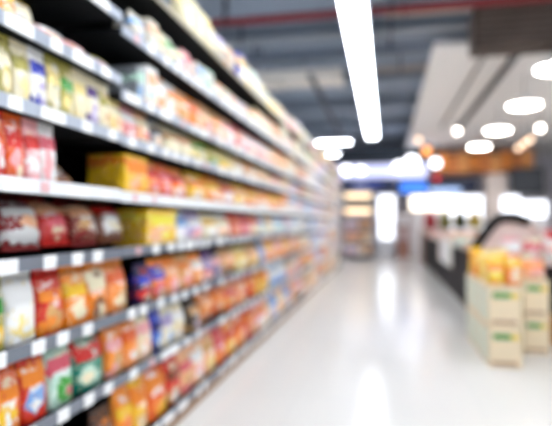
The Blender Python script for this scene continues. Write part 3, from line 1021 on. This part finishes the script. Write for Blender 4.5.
# ------------------------------------------------------------------ far departments
def slab(name, u0, u1, v0, v1, Y, thick, m, label, cat, extra=None):
    x0, z1 = on_y(u0, v0, Y)
    x1, _ = on_y(u1, v0, Y)
    _, z0 = on_y((u0 + u1) / 2, v1, Y)
    z0 = max(z0, 0)
    o = empty(name, ((x0 + x1) / 2, Y, z0))
    tag(o, label, cat)
    W, Hh = (x1 - x0) / 2, z1 - z0
    MB().box(-W, W, 0, thick, 0, Hh, 0.01).build('body', m, o)
    return o, W, Hh


m_sign = glow('sign_lavender', 'C8CCF0', 0.7)
m_blue = mat('fascia_blue', '3A4C9A', 0.5)
m_navy = mat('fascia_navy', '2A3450', 0.6)
o, W, Hh = slab('bulkhead', 330, 432, 149, 164, 20.4, 0.5, mat('bulkhead_dark', '333C46', 0.7), 'dark bulkhead hanging across the far end of the aisle', 'bulkhead')
BULKZ = o.location.z
for x in (-W + 0.2, W - 0.2):
    MB().tube((x, 0.25, Hh), (x, 0.25, RZ - o.location.z), 0.02, 6).build('hanger', m_wire, o)
o, W, Hh = slab('lit_sign', 336, 428, 164, 179, 20.08, 0.3, mat('sign_box', 'A8AAB8', 0.5), 'pale lavender backlit sign band under the dark bulkhead', 'sign')
MB().box(-W + 0.05, W - 0.05, -0.02, 0, 0.05, Hh - 0.05).build('sign_face', m_sign, o)
SIGNZ = o.location.z
m_spot = glow('fascia_spot', 'F6F8FF', 3.5)
for i, (u, v, r, lb) in enumerate(((347, 170, 0.17, 'round glowing lamp at the left end of the lavender sign'), (361, 170, 0.14, 'second round glowing lamp from the left on the lavender sign'),
                                   (399, 166, 0.17, 'left of the two big glowing lamps at the right end of the sign'), (412, 162, 0.24, 'right of the two big glowing lamps at the right end of the sign'),
                                   (436, 163, 0.17, 'round glowing lamp beside the orange canopy'))):
    x, z = on_y(u, v, 19.5)
    o = empty('globe_lamp', (x, 19.5, z))
    tag(o, lb, 'lamp', 'round lamps along the far fascia')
    MB().sphere((0, 0, 0), r, 1, 16).build('globe', m_spot, o, smooth=True)
    MB().lathe([(r * 0.4, r * 0.9), (r * 0.4, r * 1.15), (0.03, r * 1.25)], 10).build('cap', m_wire, o)
    MB().tube((0, 0, r), (0, 0, RZ - z), 0.012, 6).build('cord', m_wire, o)
o, W, Hh = slab('fascia_board', 340, 396, 180, 191, 20.12, 0.3, m_blue, 'blue violet fascia board below the lavender sign', 'board')
for k in range(4):
    MB().box(-W + W / 2 * k + 0.03, -W + W / 2 * (k + 1) - 0.03, -0.02, 0, 0.04, Hh - 0.04).build('panel', [m_navy, mat('fascia_lilac', '8088B8', 0.5), m_blue, m_navy][k], o)
o.location.z = SIGNZ - Hh - 0.001
for x in (-W + 0.3, W - 0.3):
    MB().tube((x, 0.318, Hh * 0.3), (x, 0.318, BULKZ - o.location.z), 0.02, 6).build('hanger', m_wire, o)
o, W, Hh = slab('fascia_board', 398, 478, 180, 194, 20.6, 0.3, m_navy, 'dark navy fascia board with blue lit screens at the far end', 'board')
fb, FBH = o, Hh
MB().box(-W + 0.08, -W + 1.05, -0.03, 0, 0.05, Hh - 0.06).build('screen', glow('screen_blue', '3C7AE0', 0.9), o)
MB().box(-W + 1.15, W - 0.6, -0.03, 0, 0.05, 0.22).build('screen', glow('screen_pale', 'A8C4F0', 0.8), o)

# glowing warm shelf unit right of the tall shelving
FX, FZ = on_y(343, 190, 17.2)
x1, _ = on_y(373, 190, 17.2)
o = empty('end_display', (FX, 17.2, 0))
tag(o, 'grey end display with two warm lit shelves beyond the tall shelving', 'display unit')
Wd = x1 - FX
MB().box(0, Wd, 0.45, 0.5, 0, FZ, 0.01).box(0, 0.04, 0, 0.45, 0, FZ).box(Wd - 0.04, Wd, 0, 0.45, 0, FZ).build('cabinet', mat('cab_grey', '9A9AA0', 0.5), o)
m_warm = glow('warm_strip', 'FFE2B8', 1.3)
for k, z in enumerate((0.15, 0.55, 0.95, 1.35, 1.75, 2.15)):
    b = MB().box(0.04, Wd - 0.04, 0.02, 0.45, z, z + 0.03).build('shelf', mat('cab_shelf', 'C8BCB4', 0.5), o)
for z in (1.98, 1.49):
    MB().box(0.06, Wd - 0.06, 0.02, 0.06, z, z + 0.14).build('light_strip', m_warm, o)
rnd = random.Random(3)
for k, z in enumerate((0.15, 0.55, 0.95, 1.35)):
    for j in range(4):
        c = rnd.choice((('peach', 'pink', 'tan'), ('lilac', 'white', 'pink'), ('cream', 'peach', 'white'), ('tan', 'peach', 'brown')))
        hh = 0.28 if z < 1.0 else 0.1
        oo = loose_pack('carton', FX + 0.04 + (Wd - 0.08) * (j + 0.5) / 4, 17.36, z + 0.031, (Wd - 0.08) / 4 * 0.94, 0.25, hh, c,
                        '%s box on the warm lit end display, %s tier up, %s from the left' % (cname(c[0]), ORD[k], ORD[j]), 'boxes on the warm lit end display')


def cooler(label, u0, u1, vtop, Y, m_in, zb=0.0, split=True):
    x0, z1 = on_y(u0, vtop, Y)
    x1, _ = on_y(u1, vtop, Y)
    o = empty('glass_door_cooler', (x0, Y, zb))
    tag(o, label, 'cooler')
    W = x1 - x0
    Hh = z1 - zb
    MB().box(0, W, 0.06, 0.7, 0, Hh, 0.02).build('cabinet', mat('cooler_white', 'E4E6EC', 0.4), o)
    MB().box(0.05, W - 0.05, 0.03, 0.06, Hh * 0.55, Hh - 0.05).build('lit_header', m_in, o)
    MB().box(0.07, W - 0.07, 0.035, 0.06, 0.62 if Hh > 1.5 else 0.1, Hh * 0.52).build('lit_interior', m_in, o)
    n = 2 if W > 0.9 else 1
    for k in range(n):
        MB().box(W * k / n + 0.02, W * k / n + 0.05, 0, 0.03, 0.1, Hh * 0.54).box(W * (k + 1) / n - 0.05, W * (k + 1) / n - 0.02, 0, 0.03, 0.1, Hh * 0.54).build('door_frame', mat('cooler_frame', 'C4C8D4', 0.4), o)
    return o


m_cool = glow('cooler_light', 'F2F6FF', 1.5)
m_coolw = glow('counter_light', 'FFF4E2', 1.6)
cooler('narrow white lit cooler at the end of the aisle', 377, 396, 194, 18.5, m_cool)
o, W, Hh = slab('snack_rack', 397, 409, 212, 270, 18.3, 0.4, mat('rack_brown', '9A7064', 0.6), 'reddish brown rack beside the narrow lit cooler', 'rack')
for k in range(3):
    MB().box(-W + 0.03, W - 0.03, -0.02, 0, Hh * k / 3 + 0.05, Hh * (k + 1) / 3 - 0.04).build('rack_panel', mat('rack_p%d' % k, ['A87868', 'C0A8A8', 'E0E0E4'][k], 0.5), o)


def lightbox(label, u0, u1, v0, v1, Y, m, legs=True):
    x0, z1 = on_y(u0, v0, Y)
    x1, _ = on_y(u1, v0, Y)
    _, z0 = on_y((u0 + u1) / 2, v1, Y)
    o = empty('lit_display_counter', (x0, Y, 0))
    tag(o, label, 'display counter')
    W = x1 - x0
    MB().box(0, W, 0.0, 0.6, 0, max(0.3, z0 - 0.02), 0.02).build('counter_body', mat('counter_white', 'E6E4E6', 0.4), o)
    MB().box(0.03, W - 0.03, 0.05, 0.5, z0, z1).build('lit_case', m, o)
    MB().box(0, W, 0.0, 0.6, z1, z1 + 0.05).build('canopy', mat('counter_white', 'E6E4E6', 0.4), o)
    return o


lightbox('wide warm white lit counter below the blue screens', 410, 452, 196, 210, 19.0, m_coolw)
lightbox('white lit counter behind the produce stand', 452, 484, 196, 236, 18.2, m_cool)
lightbox('bright white lit case beside the pale pillar', 504, 521, 196, 211, 17.7, m_cool)
lightbox('wide bright white lit case right of the pale pillar', 523, 549, 201, 217, 16.9, m_cool)

# orange canopy
o, W, Hh = slab('canopy', 437, 534, 152, 173, 20.0, 1.2, mat('canopy_frame', '8A5A38', 0.6), 'orange canopy over the far right counters', 'canopy')
for k in range(9):
    x0 = -W + 2 * W * k / 9
    MB().box(x0 + 0.02, x0 + 2 * W / 9 - 0.02, -0.05, 0, 0.02 + 0.1 * (k % 3 == 0), Hh - 0.02 - 0.12 * (k % 2)).build('canopy_panel', mat('canopy_orange%d' % (k % 3), ['F09440', 'E08848', 'F4AC68'][k % 3], 0.6, noise=0.2, nscale=3), o)
CANZ = o.location.z
for x in (-W + 0.1, W - 0.1):
    MB().tube((x, 0.6, Hh), (x, 0.6, 3.98 - o.location.z), 0.02, 6).build('hanger', m_wire, o)
for x in (-0.3, 1.0):
    MB().tube((x, 0.15, FBH), (x, 0.15, CANZ - fb.location.z), 0.02, 6).build('hanger', m_wire, fb)
x, z = on_y(437, 178, 19.3)
o = empty('red_lantern', (x, 19.3, z))
tag(o, 'small red round lantern below the orange canopy', 'lantern')
MB().sphere((0, 0, 0), 0.13, 0.85, 14).build('shade', glow('lantern_red', 'E0303A', 0.5), o, smooth=True)
MB().tube((0, 0, 0.1), (0, 0, 3.98 - z), 0.008, 6).build('cord', m_wire, o)

x0, _ = on_y(488, 200, 20.1)
x1, _ = on_y(507, 200, 20.1)
o = empty('pillar', ((x0 + x1) / 2, 20.1 + (x1 - x0) / 2, 0))
tag(o, 'pale cream square pillar below the pendant lamps', 'pillar')
W = (x1 - x0) / 2
MB().box(-W, W, -W, W, 0, CANZ - 0.002, 0.02).build('shaft', mat('pillar_cream', 'F4E6DC', 0.6), o)
MB().box(-W - 0.03, W + 0.03, -W - 0.03, W + 0.03, 0, 0.2, 0.01).build('foot', mat('pillar_foot', 'B8ACA6', 0.6), o)
o, W, Hh = slab('wall_screen', 511, 545, 168, 194, 19.75, 0.12, mat('screen_frame', '3A3C40', 0.5), 'dark grey board right of the pale pillar', 'board')
MB().box(-W + 0.06, W - 0.06, -0.02, 0, 0.06, Hh - 0.06).build('board_face', mat('board_face', '4A4E54', 0.5), o)
for x in (-W + 0.2, W - 0.2):
    MB().tube((x, 0.06, Hh), (x, 0.06, 3.98 - o.location.z), 0.015, 6).build('hanger', m_wire, o)
# red price board at far right edge
x, z = on_y(549, 236, 12.0)
o = empty('price_stand', (x, 12.0, 0))
tag(o, 'red sign on a post at the far right edge', 'sign')
MB().tube((0, 0, 0), (0, 0, z - 0.1), 0.02, 8).build('post', m_wire, o)
MB().lathe([(0.18, 0), (0.18, 0.02), (0.05, 0.035)], 16).build('foot', m_wire, o)
MB().box(-0.22, 0.3, -0.015, 0.015, z - 0.12, z + 0.12, 0.004).build('sign_board', mat('sign_red', 'D63A40', 0.5), o)
